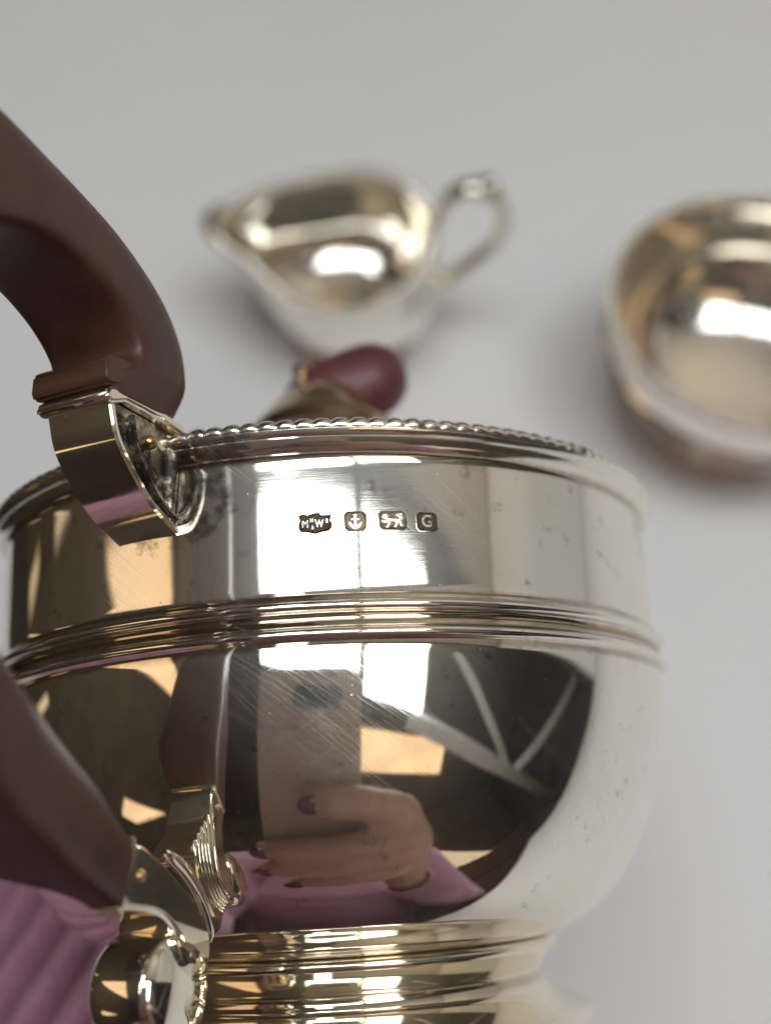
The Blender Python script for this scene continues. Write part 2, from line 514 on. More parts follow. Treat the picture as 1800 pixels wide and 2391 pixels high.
def bead(hc, rc, rb, n=9):
    return [(rc + rb * cos(t), hc + rb * sin(t)) for t in [(-75 + 150 * k / (n - 1)) * pi / 180 for k in range(n)]]
prof += bead(-.405, 6.405, .088)
prof += [(6.412, -.30), (6.392, -.26), (6.385, -.21), (6.405, -.205), (6.405, -.175), (6.385, -.17), (6.392, -.12), (6.412, -.095)]
prof += bead(0, 6.41, .088)
prof += [(6.40, .10), (6.365, .115), (6.355, .15), (6.345, .18), (6.325, .20)]
prof += [(6.32, h) for h in [.24 + .1 * i for i in range(21)]]
prof += [(6.325, 2.33), (6.345, 2.37), (6.36, 2.385), (6.36, 2.41), (6.41, 2.45), (6.47, 2.52), (6.50, 2.58), (6.52, 2.59), (6.52, 2.61), (6.57, 2.66), (6.585, 2.71), (6.56, 2.735), (6.5, 2.75)]
prof += [(6.1, 2.78), (6.0, 2.7), (6.05, 2.4), (6.1, 1.5), (6.1, 0), (6.0, -1.5), (5.5, -3), (4.3, -4.4), (2.5, -4.85), (.02, -4.9)]
obj('body', lathe([(r, zz(h)) for r, h in prof], 288), M_body, pot, angle=35)

NL = 146
def gad(base_r, base_h, ra, rb, nl, seg=10, ns=14, twist=.55, amp=.5):
    """gadroon border: a rope-like ring of slanted lobes."""
    vs, fs = [], []
    n = nl * seg
    for i in range(n):
        t = 2 * pi * i / n
        for j in range(ns):
            s = 2 * pi * j / ns
            ph = (i / seg + twist * s / (2 * pi)) % 1.0
            up = min(1, max(0, (sin(s) + .25) / .9))
            k = 1 - amp * up * (abs(2 * ph - 1) ** 2.6)
            rr = base_r + ra * cos(s) * k
            hh = base_h + rb * sin(s) * k
            vs.append((rr * cos(t), rr * sin(t), hh))
    for i in range(n):
        for j in range(ns):
            i2, j2 = (i + 1) % n, (j + 1) % ns
            fs.append((i * ns + j, i2 * ns + j, i2 * ns + j2, i * ns + j2))
    return pydata('gad', vs, fs)
obj('gadroon_rim', gad(6.38, zz(2.785), .22, .15, NL, twist=.35, amp=.33), M_rim, pot, angle=80)

fp = [(3.6, -4.99), (3.84, -5.0), (3.91, -5.03), (3.94, -5.08), (3.94, -5.14), (3.90, -5.20), (3.83, -5.29), (3.74, -5.40), (3.66, -5.50), (3.635, -5.54), (3.635, -5.57), (3.67, -5.585),
      (3.67, -5.615), (3.64, -5.63), (3.645, -5.70), (3.70, -5.80), (3.80, -5.90), (3.95, -6.00), (4.15, -6.09), (4.35, -6.155), (4.44, -6.19), (4.49, -6.25), (4.50, -6.33), (4.46, -6.41), (4.36, -6.45), (4.1, -6.45), (4.0, -6.3), (3.4, -5.7), (3.2, -5.03)]
obj('foot_ring', lathe([(r, zz(h)) for r, h in fp], 224), M_foot, pot, angle=50)

# lid with fruitwood finial
lp = [(5.95, 2.75), (5.9, 2.95), (5.6, 3.02), (5.2, 3.05), (4.4, 3.5), (3.4, 4.1), (2.4, 4.6), (2.0, 4.75), (1.75, 4.9), (1.6, 5.2), (1.3, 5.55), (.95, 5.95), (.6, 6.25), (.4, 6.4), (.01, 6.45)]
obj('lid', lathe([(r, zz(h)) for r, h in spline(lp, 3)], 96), M_lid, pot)
kn = ball((0, 0, 0), 1, 32)
for v in kn.verts:
    x, y, z = v.co
    s = 1 + .12 * x
    v.co = Vector((math.copysign(abs(x) ** .7, x) * 1.45, y * .80 * s, (z * .86 * s) + .05 * x))
rot = Matrix.Rotation(rad(-20), 3, 'Y')
for v in kn.verts:
    v.co = rot @ v.co + Vector((.50, .1, zz(6.22)))
obj('finial', kn, M_knob, pot)
pn = merge(lathe([(.01, 0), (.12, 0), (.12, .28), (.17, .32), (.2, .42), (.15, .53), (.01, .57)], 20))
for v in pn.verts:
    v.co = v.co + Vector((-.42, -.55, zz(6.02)))
obj('finial_pin', pn, M_lid, pot)

# spout on the far side
ph_s = rad(154)
sd = Vector((sin(ph_s), -cos(ph_s), 0))
sp_path = [sd * r + Vector((0, 0, zz(h))) for r, h in spline([(5.2, -2.4), (6.8, -1.9), (8.2, -.8), (9.0, .8), (9.9, 2.1), (10.8, 2.6)], 5)]
nn = len(sp_path)
obj('spout', tube(sp_path, [1.7 - 1.0 * (i / (nn - 1)) ** .7 for i in range(nn)], 24), M_lid, pot)

# ---- everything in the handle plane: (rho, h, w)
PH = rad(-26)
HR = Vector((sin(PH), -cos(PH), 0))
HT = Vector((cos(PH), sin(PH), 0))
def hp(rho, h, w_=0):
    return HR * rho + HT * w_ + Vector((0, 0, zz(h)))
def plate(poly, w0, w1, bev=.0, seg=2):
    """polygon in the handle plane extruded from w0 to w1."""
    bm = bmesh.new()
    a = [bm.verts.new(hp(r, h, w0)) for r, h in poly]
    b = [bm.verts.new(hp(r, h, w1)) for r, h in poly]
    n = len(poly)
    bm.faces.new(a); bm.faces.new(b)
    for i in range(n):
        bm.faces.new((a[i], a[(i + 1) % n], b[(i + 1) % n], b[i]))
    bmesh.ops.recalc_face_normals(bm, faces=bm.faces)
    if bev:
        ed = [e for e in bm.edges if len(e.link_faces) == 2 and e.calc_face_angle(0) > rad(35)]
        bmesh.ops.bevel(bm, geom=ed, offset=bev, segments=seg, affect='EDGES', clamp_overlap=True)
    return bm
def taper(bm):
    # the outer lower corner of the ferrule runs in to a narrow keel
    for v in bm.verts:
        rho, ww, h = v.co.dot(HR), v.co.dot(HT), v.co.z - Z0
        if ww < 0:
            f = min(1, max(0, (-3.45 - h) / .5)) * min(1, max(0, (rho - 6.6) / .6))
            v.co += HT * (-ww * 1.45 * f)
    return bm
def ribbon(curve, thick, w0, w1, bev=.03):
    """strip of given thickness lying inside an open curve, extruded across w."""
    n = len(curve)
    inn = []
    for i in range(n):
        x0, y0 = curve[max(i - 1, 0)]; x1, y1 = curve[min(i + 1, n - 1)]
        tx, ty = x1 - x0, y1 - y0
        l = math.hypot(tx, ty) or 1
        inn.append((curve[i][0] - ty / l * thick, curve[i][1] + tx / l * thick))
    return plate(list(curve) + inn[::-1], w0, w1, bev)
oc = spline([(6.2, 1.27), (6.49, 1.38), (7.04, 1.62), (7.57, 2.05), (7.88, 2.42), (8.03, 2.88)], 6)
core = [(6.15, 1.30)] + [(r - .10, h + .06) for r, h in oc[3:]] + [(7.9, 2.98), (6.15, 2.98)]
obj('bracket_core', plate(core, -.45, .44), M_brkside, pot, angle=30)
obj('handle_bracket', ribbon(oc, .13, -.57, .56, .035), M_brk, pot, angle=30)
ic = spline([(6.3, 1.52), (6.72, 1.72), (7.1, 2.05), (7.38, 2.42), (7.5, 2.9)], 5)
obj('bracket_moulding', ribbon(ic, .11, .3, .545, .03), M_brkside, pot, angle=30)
# fillet of solder where it meets the neck
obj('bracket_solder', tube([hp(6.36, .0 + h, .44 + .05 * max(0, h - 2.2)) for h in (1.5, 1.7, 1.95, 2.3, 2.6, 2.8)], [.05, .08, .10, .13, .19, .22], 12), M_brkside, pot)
obj('bracket_pin', ball(hp(6.95, 2.62, .47), .13, 20, (1, 1, .85)), M_brass, pot)
# collar the wood sits in
cl = [(8.16, 2.86), (8.19, 2.95), (8.12, 3.07), (7.72, 3.17), (6.95, 3.18), (6.22, 3.10), (6.2, 2.93), (6.9, 3.0), (7.7, 2.99), (8.02, 2.86)]
obj('bracket_collar', plate(cl, -.66, .63, .045, 3), M_brk, pot, angle=50)

# wooden handle: paired curves (back edge T, inner edge I) swept with a rounded section
T = [(6.22, 3.12), (5.99, 3.42), (5.87, 3.86), (6.08, 4.56), (6.64, 5.20), (7.72, 5.76), (8.88, 6.10), (9.88, 6.30), (10.85, 6.28), (11.9, 5.85), (12.7, 4.9), (13.1, 3.6), (13.0, 2.0), (12.5, .3), (11.6, -1.25), (10.08, -2.62), (9.35, -3.08), (8.55, -3.55), (7.62, -3.98)]
I = [(8.08, 3.05), (8.02, 3.35), (7.62, 3.62), (7.60, 3.98), (8.11, 4.41), (8.9, 4.71), (9.7, 4.72), (10.35, 4.52), (10.9, 4.25), (11.3, 3.85), (11.6, 3.3), (11.7, 2.5), (11.6, 1.5), (11.1, .5), (10.4, -.55), (9.55, -1.36), (8.85, -1.90), (8.02, -2.46), (7.36, -3.10)]
Ts, Is = spline(T, 6), spline(I, 6)
def wood_handle():
    vs, fs = [], []
    n = len(Ts)
    # section in (a, w): a=0 at the inner edge, a=1 at the back edge
    sec = []
    for j in range(n):
        u = j / (n - 1)
        near = max(0, 1 - u / .10)
        w1 = .76 - .10 * near - .14 * max(0, (u - .85) / .15)
        w0 = -1.02 + .36 * near - .22 * min(1, max(0, (u - .5) / .38)) + .66 * max(0, (u - .93) / .07)
        wc, hw = (w0 + w1) / 2, (w1 - w0) / 2
        f = min(1, max(0, (u - .35) / .3)); f = f * f * (3 - 2 * f)
        p1, p0 = 2.3 + 6.0 * f, 8.3 - 3.6 * f       # back edge round above, front edge round below
        sec = []
        for k in range(44):
            th = 2 * pi * (k + .5) / 44
            x, y = cos(th), sin(th)
            p = p1 if x > 0 else p0
            sec.append((.5 + .5 * math.copysign(abs(x) ** (2 / p), x), hw * math.copysign(abs(y) ** (2 / p), y)))
        (tx, ty), (ix, iy) = Ts[j], Is[j]
        for a, ww in sec:
            k = min(1, max(0, (u - .92) / .08)) * min(1, max(0, (a - .35) / .5))
            w_ = wc + ww
            if w_ < 0:
                w_ *= 1 - 1.45 * k * k * (3 - 2 * k)
            vs.append(hp(ix + (tx - ix) * a, iy + (ty - iy) * a, w_))
    m = len(sec)
    for j in range(n - 1):
        for i in range(m):
            i2 = (i + 1) % m
            fs.append((j * m + i, j * m + i2, (j + 1) * m + i2, (j + 1) * m + i))
    fs.append(tuple(range(m))); fs.append(tuple(range((n - 1) * m, n * m)))
    return pydata('h', vs, fs)
obj('handle', wood_handle(), M_wood, pot, angle=60)
# shallow block at the foot of the wood above the collar
obj('handle_heel', plate([(8.2, 3.08), (8.26, 3.2), (8.24, 3.46), (8.12, 3.56), (7.5, 3.66), (7.0, 3.5), (6.95, 3.2), (7.0, 3.2), (7.7, 3.19)], -.70, .66, .06, 3), M_wood, pot, angle=50)

# lower ferrule and scroll
fe = [(7.40, -3.12)] + spline([(7.58, -4.0), (7.25, -4.02), (6.85, -4.08), (6.5, -4.22), (6.25, -4.45), (6.15, -4.8)], 4) + [(5.75, -5.1)] + spline([(5.50, -4.9), (5.46, -4.6), (5.54, -4.3), (5.75, -4.05), (6.08, -3.80), (6.5, -3.52), (7.05, -3.22)], 4)
obj('lower_ferrule', taper(plate(fe, -.50, .57, .07, 3)), M_brk, pot, angle=60)
obj('ferrule_band', taper(plate([(7.28, -3.07), (7.44, -3.12), (7.66, -4.04), (7.50, -4.04)], -.52, .60, .04, 2)), M_brk, pot, angle=50)
obj('ferrule_pin', ball(hp(7.18, -3.6, .55), .09, 14, (1, 1, 1)), M_brass, pot)
def roll(c, r, w0, w1):
    pr = [(.01, w0 - .02), (r * .5, w0), (r * .85, w0 + .06), (r, w0 + .2), (r * 1.04, (w0 + w1) / 2), (r, w1 - .24), (r * .9, w1 - .09), (r * .7, w1 + .0), (r * .45, w1 + .055), (r * .2, w1 + .08), (.01, w1 + .085)]
    vs, fs, n = [], [], 48
    pr = spline(pr, 2)
    for rr, ww in pr:
        for i in range(n):
            t = 2 * pi * i / n
            k = rr * (1 + .05 * cos(t + 1.2))
            vs.append(hp(c[0] + k * cos(t), c[1] + k * sin(t), ww))
    for j in range(len(pr) - 1):
        for i in range(n):
            i2 = (i + 1) % n
            fs.append((j * n + i, j * n + i2, (j + 1) * n + i2, (j + 1) * n + i))
    return pydata('r', vs, fs)
obj('scroll', roll((6.18, -5.08), .77, -.54, .60), M_brk, pot, angle=60)
# ridged leaf against the belly
lf = []
for k in range(5):
    a = [(6.55 - .13 * k, -3.30 - .02 * k), (6.05 - .10 * k, -3.62 - .03 * k), (5.62 - .06 * k, -4.05 - .03 * k), (5.38 - .05 * k, -4.5 - .02 * k)]
    lf.append(tube([hp(r, h, .50 - .04 * k) for r, h in spline(a, 5)], [.05] + [.085] * 14 + [.05], 10))
lf.append(plate(spline([(6.3, -3.5), (5.9, -3.78), (5.5, -4.2), (5.3, -4.6)], 4) + [(4.9, -4.4), (5.4, -3.8), (5.75, -3.45)], -.46, .42, .04))
obj('ridged_leaf', merge(*lf), M_brk, pot, angle=50)

# ---- hallmarks
RN = 6.321
def onneck(x, z, ph0, h0, d):
    a = ph0 + x / RN
    return Vector(((RN + d) * sin(a), -(RN + d) * cos(a), zz(h0 + z)))
def cart(poly, ph0, h0, d0, d1=None):
    bm = bmesh.new()
    n = len(poly)
    cx = sum(p[0] for p in poly) / n; cz = sum(p[1] for p in poly) / n
    rings = []
    for k, dd in ((1.0, d0), (.92, d0 + .010), (.84, d0 + .001), (.45, d0 + .001)):
        rings.append([bm.verts.new(onneck(cx + (x - cx) * k, cz + (z - cz) * k, ph0, h0, dd)) for x, z in poly])
    for a, b in zip(rings, rings[1:]):
        for i in range(n):
            bm.faces.new((a[i], a[(i + 1) % n], b[(i + 1) % n], b[i]))
    cv = bm.verts.new(onneck(cx, cz, ph0, h0, d0 + .001))
    for i in range(n):
        bm.faces.new((rings[-1][i], rings[-1][(i + 1) % n], cv))
    return bm
def border(poly, ph0, h0):
    bm = bmesh.new()
    n = len(poly); rings = []
    for k, dd in ((1.05, -.002), (1.035, .010), (1.0, .011), (.975, .002)):
        rings.append([bm.verts.new(onneck(x * k, z * k, ph0, h0, dd)) for x, z in poly])
    for a, b in zip(rings, rings[1:]):
        for i in range(n):
            bm.faces.new((a[i], a[(i + 1) % n], b[(i + 1) % n], b[i]))
    return bm
def emblem(polys, ph0, h0, d=.012):
    bm = bmesh.new()
    for poly in polys:
        a = [bm.verts.new(onneck(x, z, ph0, h0, d)) for x, z in poly]
        b = [bm.verts.new(onneck(x, z, ph0, h0, d - .008)) for x, z in poly]
        n = len(poly)
        try:
            bm.faces.new(a)
        except ValueError:
            pass
        for i in range(n):
            bm.faces.new((a[i], a[(i + 1) % n], b[(i + 1) % n], b[i]))
    bmesh.ops.triangulate(bm, faces=[f for f in bm.faces if len(f.verts) > 4])
    return bm
def glyph(txt, size, x, z, ph0, h0, d=.012, bold=.0, sx=.74):
    cu = bpy.data.curves.new('glyph', 'FONT')
    cu.body = txt; cu.size = size; cu.align_x = 'CENTER'; cu.align_y = 'CENTER'
    cu.offset = bold; cu.extrude = .004; cu.resolution_u = 6
    to = bpy.data.objects.new('glyph', cu)
    C.objects.link(to)
    dg = bpy.context.evaluated_depsgraph_get()
    me = bpy.data.meshes.new_from_object(to.evaluated_get(dg))
    C.objects.unlink(to); bpy.data.objects.remove(to)
    bm = bmesh.new(); bm.from_mesh(me); bpy.data.meshes.remove(me)
    for v in bm.verts:
        v.co = onneck(x + v.co.x * sx, z + v.co.y, ph0, h0, d + v.co.z)
    return bm
def octag(wd, ht, c):
    return [(-wd + c, -ht), (wd - c, -ht), (wd, -ht + c), (wd, ht - c), (wd - c, ht), (-wd + c, ht), (-wd, ht - c), (-wd, -ht + c)]
tilt = -.006
shield = [(-.25, .14), (-.17, .15), (-.10, .135), (0, .165), (.07, .165), (.09, .13), (.15, .125), (.25, .13), (.235, .07), (.225, .04), (.255, .0), (.25, -.07), (.21, -.12), (.09, -.14), (.0, -.165), (-.09, -.14), (-.22, -.12), (-.25, -.06), (-.245, .0), (-.225, .05), (-.235, .09)]
P1, H1 = rad(-1.63), 1.28
hm = obj('hallmark', cart(shield, P1, H1, .004), M_mark, pot, angle=30)
obj('initials', merge(glyph('M', .165, -.145, -.01, P1, H1, bold=0, sx=.82), glyph('N', .085, -.045, .045, P1, H1, bold=.002), glyph('&', .085, -.035, -.065, P1, H1, bold=.001),
                     glyph('W', .165, .065, -.01, P1, H1, bold=.003), glyph('B', .085, .18, .03, P1, H1, bold=.002)), M_rim, hm, smooth=False)
P2, H2 = rad(3.85), 1.29
hm = obj('hallmark', cart(octag(.165, .155, .05), P2, H2, .004), M_mark_pale, pot, angle=30)
anchor = [[(-.018, .07), (.018, .07), (.018, -.07), (-.018, -.07)], [(-.07, .045), (.07, .045), (.06, .018), (-.06, .018)],
          [(-.10, -.005), (-.055, -.03), (-.075, -.04), (-.03, -.07), (0, -.075), (0, -.125), (-.05, -.105), (-.09, -.06)],
          [(.10, -.005), (.09, -.06), (.05, -.105), (0, -.125), (0, -.075), (.03, -.07), (.075, -.04), (.055, -.03)],
          [(-.022, .075), (.022, .075), (.03, .10), (0, .118), (-.03, .10)]]
obj('raised_edge', border(octag(.165, .155, .05), P2, H2), M_rim, hm)
obj('anchor', emblem(anchor, P2, H2), M_rim, hm, smooth=False)
P3, H3 = rad(9.0), 1.298
hm = obj('hallmark', cart(octag(.21, .15, .05), P3, H3, .004), M_mark_pale, pot, angle=30)
lion = [[(-.09, .045), (-.05, .03), (.0, .02), (.07, .02), (.115, .03), (.125, .0), (.11, -.03), (.05, -.015), (-.03, -.025), (-.085, -.03), (-.11, .0)],
        [(-.165, .06), (-.135, .095), (-.10, .10), (-.07, .075), (-.08, .035), (-.12, .02), (-.15, .035)],
        [(-.105, .0), (-.14, -.01), (-.175, .005), (-.17, -.02), (-.13, -.04), (-.085, -.03)],
        [(-.07, -.02), (-.085, -.075), (-.12, -.105), (-.075, -.11), (-.05, -.07), (-.03, -.03)],
        [(.05, -.01), (.04, -.06), (.01, -.10), (.05, -.105), (.075, -.06), (.09, -.02)],
        [(.09, .0), (.12, -.05), (.115, -.10), (.16, -.105), (.15, -.05), (.125, .0)],
        [(.11, .02), (.14, .04), (.13, .065), (.08, .06), (.05, .085), (.07, .11), (.13, .115), (.16, .105), (.155, .095), (.12, .10), (.08, .095), (.07, .085), (.09, .075), (.14, .08), (.16, .05), (.14, .015)]]
obj('raised_edge', border(octag(.21, .15, .05), P3, H3), M_rim, hm)
obj('lion', emblem(lion, P3, H3), M_rim, hm, smooth=False)
P4, H4 = rad(13.85), 1.29
hm = obj('hallmark', cart(octag(.165, .15, .045), P4, H4, .004), M_mark, pot, angle=30)
obj('raised_edge', border(octag(.165, .15, .045), P4, H4), M_rim, hm)
obj('letter', glyph('G', .27, 0, -.003, P4, H4, bold=.006, sx=.9), M_rim, hm, smooth=False)

# ------------------------------------------------------------------ cream jug
JX, JY = -1.5, 31.3
jug = thing('cream_jug', 'small silver cream jug with gadroon rim and loop handle on the white table', 'jug', (JX, JY, 0))
rim_pl = [(-5.0, 1.6), (-4.2, 2.3), (-3.3, 2.95), (-2.1, 3.5), (.35, 4.1), (2.1, 3.5), (3.15, 2.0), (3.38, .9), (3.2, -.35), (2.6, -1.95), (1.0, -3.2), (-.5, -3.4), (-1.9, -2.85), (-2.9, -1.85), (-3.7, -.85), (-4.65, -.1), (-5.1, .7)]
def closed(pts, n):
    m = len(pts); out = []
    for i in range(m):
        p0, p1, p2, p3 = (pts[(i + k - 1) % m] for k in range(4))
        for k in range(n):
            t = k / n
            out.append(tuple(.5 * (2 * b + (c - a) * t + (2 * a - 5 * b + 4 * c - d) * t * t + (3 * b - a - 3 * c + d) * t ** 3) for a, b, c, d in zip(p0, p1, p2, p3)))
    return out
rp = closed(rim_pl, 12)
rimz = [5.3 + .15 * max(0, (-x - 1.5) / 4.3) ** 1.3 + .25 * max(0, x / 3.4) for x, y in rp]
# levels: (blend towards circle, circle radius, z fraction)
def jug_level(k, R, z):
    out = []
    for (x, y), rz in zip(rp, rimz):
        a = math.atan2(y, x)
        cx_, cy_ = R * cos(a) + .35, R * sin(a) + .6
        out.append(((1 - k) * cx_ + k * x, (1 - k) * cy_ + k * y, z * (rz / 5.3) * k + z * (1 - k)))
    return out
levels = [(0, 2.4, 0), (0, 2.65, .05), (0, 2.7, .25), (0, 2.45, .4), (0, 2.1, .65), (0, 2.0, .85), (0, 2.4, 1.05), (.15, 3.05, 1.6), (.3, 3.55, 2.4), (.5, 3.8, 3.3), (.62, 3.9, 3.7), (.66, 3.95, 3.8), (.7, 3.9, 3.9), (.85, 3.8, 4.7), (1, 3.8, 5.3)]
inner = [(.97, 3.7, 5.25), (.8, 3.6, 4.4), (.55, 3.6, 3.3), (.3, 3.35, 2.3), (.12, 2.7, 1.5), (0, 1.6, 1.15), (0, .02, 1.1)]
vs, fs = [], []
allv = levels + inner
for k, R, z in allv:
    vs += jug_level(k, R, z)
n = len(rp)
for j in range(len(allv) - 1):
    for i in range(n):
        i2 = (i + 1) % n
        fs.append((j * n + i, j * n + i2, (j + 1) * n + i2, (j + 1) * n + i))
obj('body', pydata('j', vs, fs), M_jug, jug, angle=60)
# gadroon border of the jug
path = [Vector((x, y, z)) for (x, y), z in zip(rp, rimz)]
dense = []
for i in range(len(path)):
    a, b = path[i], path[(i + 1) % len(path)]
    for k in range(4):
        dense.append(a.lerp(b, k / 4))
vs, fs, ns = [], [], 10
nd_ = len(dense)
run = 0
for i, p in enumerate(dense):
    t = (dense[(i + 1) % nd_] - dense[i - 1]).normalized()
    o = t.cross(Vector((0, 0, 1))).normalized()
    run += (dense[i] - dense[i - 1]).length
    for j in range(ns):
        s = 2 * pi * j / ns
        k = .19 * (.50 + .8 * abs(sin(pi * run / .46 + s * .5)))
        vs.append(p + o * (cos(s) * k * 1.25 + .02) + Vector((0, 0, sin(s) * k)))
for i in range(nd_):
    for j in range(ns):
        fs.append((i * ns + j, ((i + 1) % nd_) * ns + j, ((i + 1) % nd_) * ns + (j + 1) % ns, i * ns + (j + 1) % ns))
obj('gadroon_rim', pydata('jr', vs, fs), M_jug, jug, angle=80)
hpth = spline([(3.2, 5.2), (3.5, 6.4), (4.0, 7.6), (4.95, 7.9), (5.75, 7.2), (5.95, 6.2), (5.7, 5.1), (4.8, 4.0), (3.9, 3.1), (3.5, 2.75)], 5)
obj('handle', tube([(x, .3, z) for x, z in hpth], [.22 + .09 * sin(pi * i / (len(hpth) - 1)) for i in range(len(hpth))], 14, (Vector((0, 1, 0)), 1.5)), M_jug, jug)
obj('pouring_lip', tube([(-4.7, 1.95, 5.42), (-5.05, 1.7, 5.45), (-5.25, 1.1, 5.47), (-5.15, .4, 5.45), (-4.75, -.05, 5.42)], [.2, .36, .46, .36, .2], 14), M_jug, jug)
obj('thumb_leaf', tube([(4.85, .3, 7.75), (5.15, .3, 8.05), (5.4, .3, 8.15), (5.6, .3, 8.05)], [.3, .3, .26, .16], 12, (Vector((0, 1, 0)), 1.5)), M_jug, jug)

# ------------------------------------------------------------------ sugar bowl
bowl = thing('sugar_bowl', 'round silver sugar bowl with gadroon rim cut off by the right edge of the photo', 'bowl', (13.9, 27.6, 0))
bp_ = [(.02, .55), (2.6, .5), (3.1, .02), (3.45, 0), (3.5, .2), (3.3, .45), (3.0, .7), (2.95, .85), (3.2, 1.0), (4.3, 1.7), (5.1, 2.7), (5.5, 3.6), (5.62, 3.8), (5.66, 3.9), (5.58, 4.0), (5.62, 4.1), (5.52, 4.2), (5.5, 5.0), (5.6, 5.5), (5.75, 5.75), (5.75, 5.9),
       (5.5, 5.9), (5.38, 5.4), (5.35, 4.2), (5.3, 3.7), (4.9, 2.7), (4.1, 1.8), (3.1, 1.2), (1.6, .92), (.02, .88)]
obj('body', lathe(bp_, 160), M_bowl, bowl, angle=40)
obj('gadroon_rim', gad(5.72, 5.95, .15, .17, 84, 8, 12, amp=.8), M_bowl, bowl, angle=80)

# ------------------------------------------------------------------ photographer
def cap_chain(pts):
    """pts: list of (x, y, z, r) -> list of overlapping ball/cone bits in one bmesh."""
    bits = []
    for i, (x, y, z, r) in enumerate(pts):
        bits.append(ball((x, y, z), r, 16))
        if i:
            a, b = pts[i - 1], pts[i]
            bits.append(tube([a[:3], b[:3]], [a[3], b[3]], 16))
    return bits
def union(name, bits, voxel, mat, parent=None, smooth_it=4):
    bm = merge(*bits)
    o = obj(name, bm, mat, parent)
    rm = o.modifiers.new('r', 'REMESH'); rm.mode = 'VOXEL'; rm.voxel_size = voxel * S; rm.use_smooth_shade = True
    sm = o.modifiers.new('s', 'SMOOTH'); sm.iterations = smooth_it; sm.factor = .5
    dg = bpy.context.evaluated_depsgraph_get()
    me = bpy.data.meshes.new_from_object(o.evaluated_get(dg))
    o.modifiers.clear()
    old = o.data
    o.data = me
    bpy.data.meshes.remove(old)
    me.materials.clear(); me.materials.append(mat)
    me.polygons.foreach_set('use_smooth', [True] * len(me.polygons))
    return o
def cp(x, up, b=1.0):
    """point beside the camera: x right, up along the phone, b behind the lens."""
    q = CAM + Vector((x, 0, 0)) + UPV * up - FWD * b
    return (q.x, q.y, q.z)
body = []
# head and neck
body += [ball((0, -46, 60), 13, 24, (.82, 1, 1.05)), ball((0, -41, 51), 8, 20, (.9, 1, .9)), tube([(0, -35.5, 60), (0, -32.6, 55)], [.9, 1.9], 10), ball((0, -33.5, 55), 1.9, 12),
         ball((-10.6, -46, 58), 3, 12, (.4, .8, 1)), ball((10.6, -46, 58), 3, 12, (.4, .8, 1)), ball((0, -33.9, 50), 2.2, 12, (1.3, .6, .5))]
body += cap_chain([(0, -47, 50, 7), (0, -52, 36, 7.5), (0, -58, 18, 20), (0, -62, -6, 18), (0, -64, -28, 20)])
body += cap_chain([(-24, -54, 30, 8), (0, -54, 30, 12), (24, -54, 30, 8)])
# legs under the table
for s in (-1, 1):
    body += cap_chain([(s * 11, -64, -30, 13), (s * 14, -10, -34, 9), (s * 14, -14, -95, 6), (s * 14, 2, -102, 5)])
# left arm and hand under the pot
body += cap_chain([(-26, -54, 30, 7.5), (-25, -36, 2, 5.6), (-9.5, -4, 4.6, 3.7), (-4.4, 6, 4.6, 2.9), (-2.2, 9.4, 5.2, 2.2), (-1.2, 12, 5.4, 1.6)])
body += [ball((-1.6, 10.4, 5.4), 4.0, 20, (1.1, 1.0, .42))]
for ch in ([(-4.6, 12.2, 5.6, 1.25), (-5.2, 16.2, 6.6, 1.15), (-5.3, 17.4, 9.2, 1.05), (-5.0, 16.8, 10.9, .9)],
           [(-2.4, 13.2, 5.4, 1.3), (-2.4, 18.0, 6.6, 1.2), (-2.2, 19.3, 9.0, 1.1), (-2.0, 19.2, 10.8, .95)],
           [(.0, 13.0, 5.4, 1.25), (.4, 17.3, 6.6, 1.15), (.8, 18.4, 8.6, 1.05), (1.0, 18.4, 10.2, .9)],
           [(1.2, 11.6, 5.8, 1.1), (3.2, 15.0, 6.8, 1.0), (4.0, 16.0, 8.4, .9), (4.2, 16.0, 9.6, .8)],
           [(-5, 9.0, 5.6, 1.5), (-6.6, 11.4, 6.6, 1.3), (-7.2, 13.4, 7.8, 1.1)]):
    body += cap_chain(ch)
# right arm and hand round the phone
wr = cp(11.5, -31, 3.0)
el = (34, -52, -4)
body += cap_chain([(26, -54, 30, 7.5), (*el, 5.6), (*wr, 3.2), (*cp(10.0, -24, 2.0), 3.9), (*cp(9.2, -17, 1.6), 3.6), (*cp(8.0, -12, 1.4), 2.2)])
FB = -1.25
fingers = [[(8.4, -12.4, 1.2, 2.1), (6.0, -10.6, -.9, 1.95), (2.2, -9.2, -1.6, 1.75), (-.2, -9.0, -1.6, 1.7), (-2.1, -9.0, -1.2, 1.4)],
           [(9.0, -15.8, 1.2, 2.1), (7.4, -14.6, -1.3, 2.05), (1.6, -14.4, -1.8, 1.85), (-3.4, -15.0, -1.6, 1.75), (-7.3, -15.8, -1.2, 1.45)],
           [(9.2, -19.2, 1.2, 2.1), (7.8, -18.3, -1.3, 2.0), (1.4, -18.2, -1.8, 1.85), (-3.6, -19.0, -1.6, 1.75), (-7.4, -19.8, -1.2, 1.45)],
           [(9.0, -22.8, 1.2, 1.9), (7.2, -22.0, -1.2, 1.8), (2.4, -22.0, -1.6, 1.6), (-1.2, -22.8, -1.4, 1.5), (-4.4, -23.4, -1.0, 1.25)],
           [(8.6, -20.0, 2.8, 2.0), (6.2, -15.0, 3.4, 1.8), (3.4, -11.0, 3.4, 1.5)]]
for f in fingers:
    body += cap_chain([(*cp(x, u, b), r) for x, u, b, r in f])
person = union('person', body, .62, M_skin, None, 3)
tag(person, 'person in a pink knitted sweater holding the teapot from below and mirrored in it', 'person')
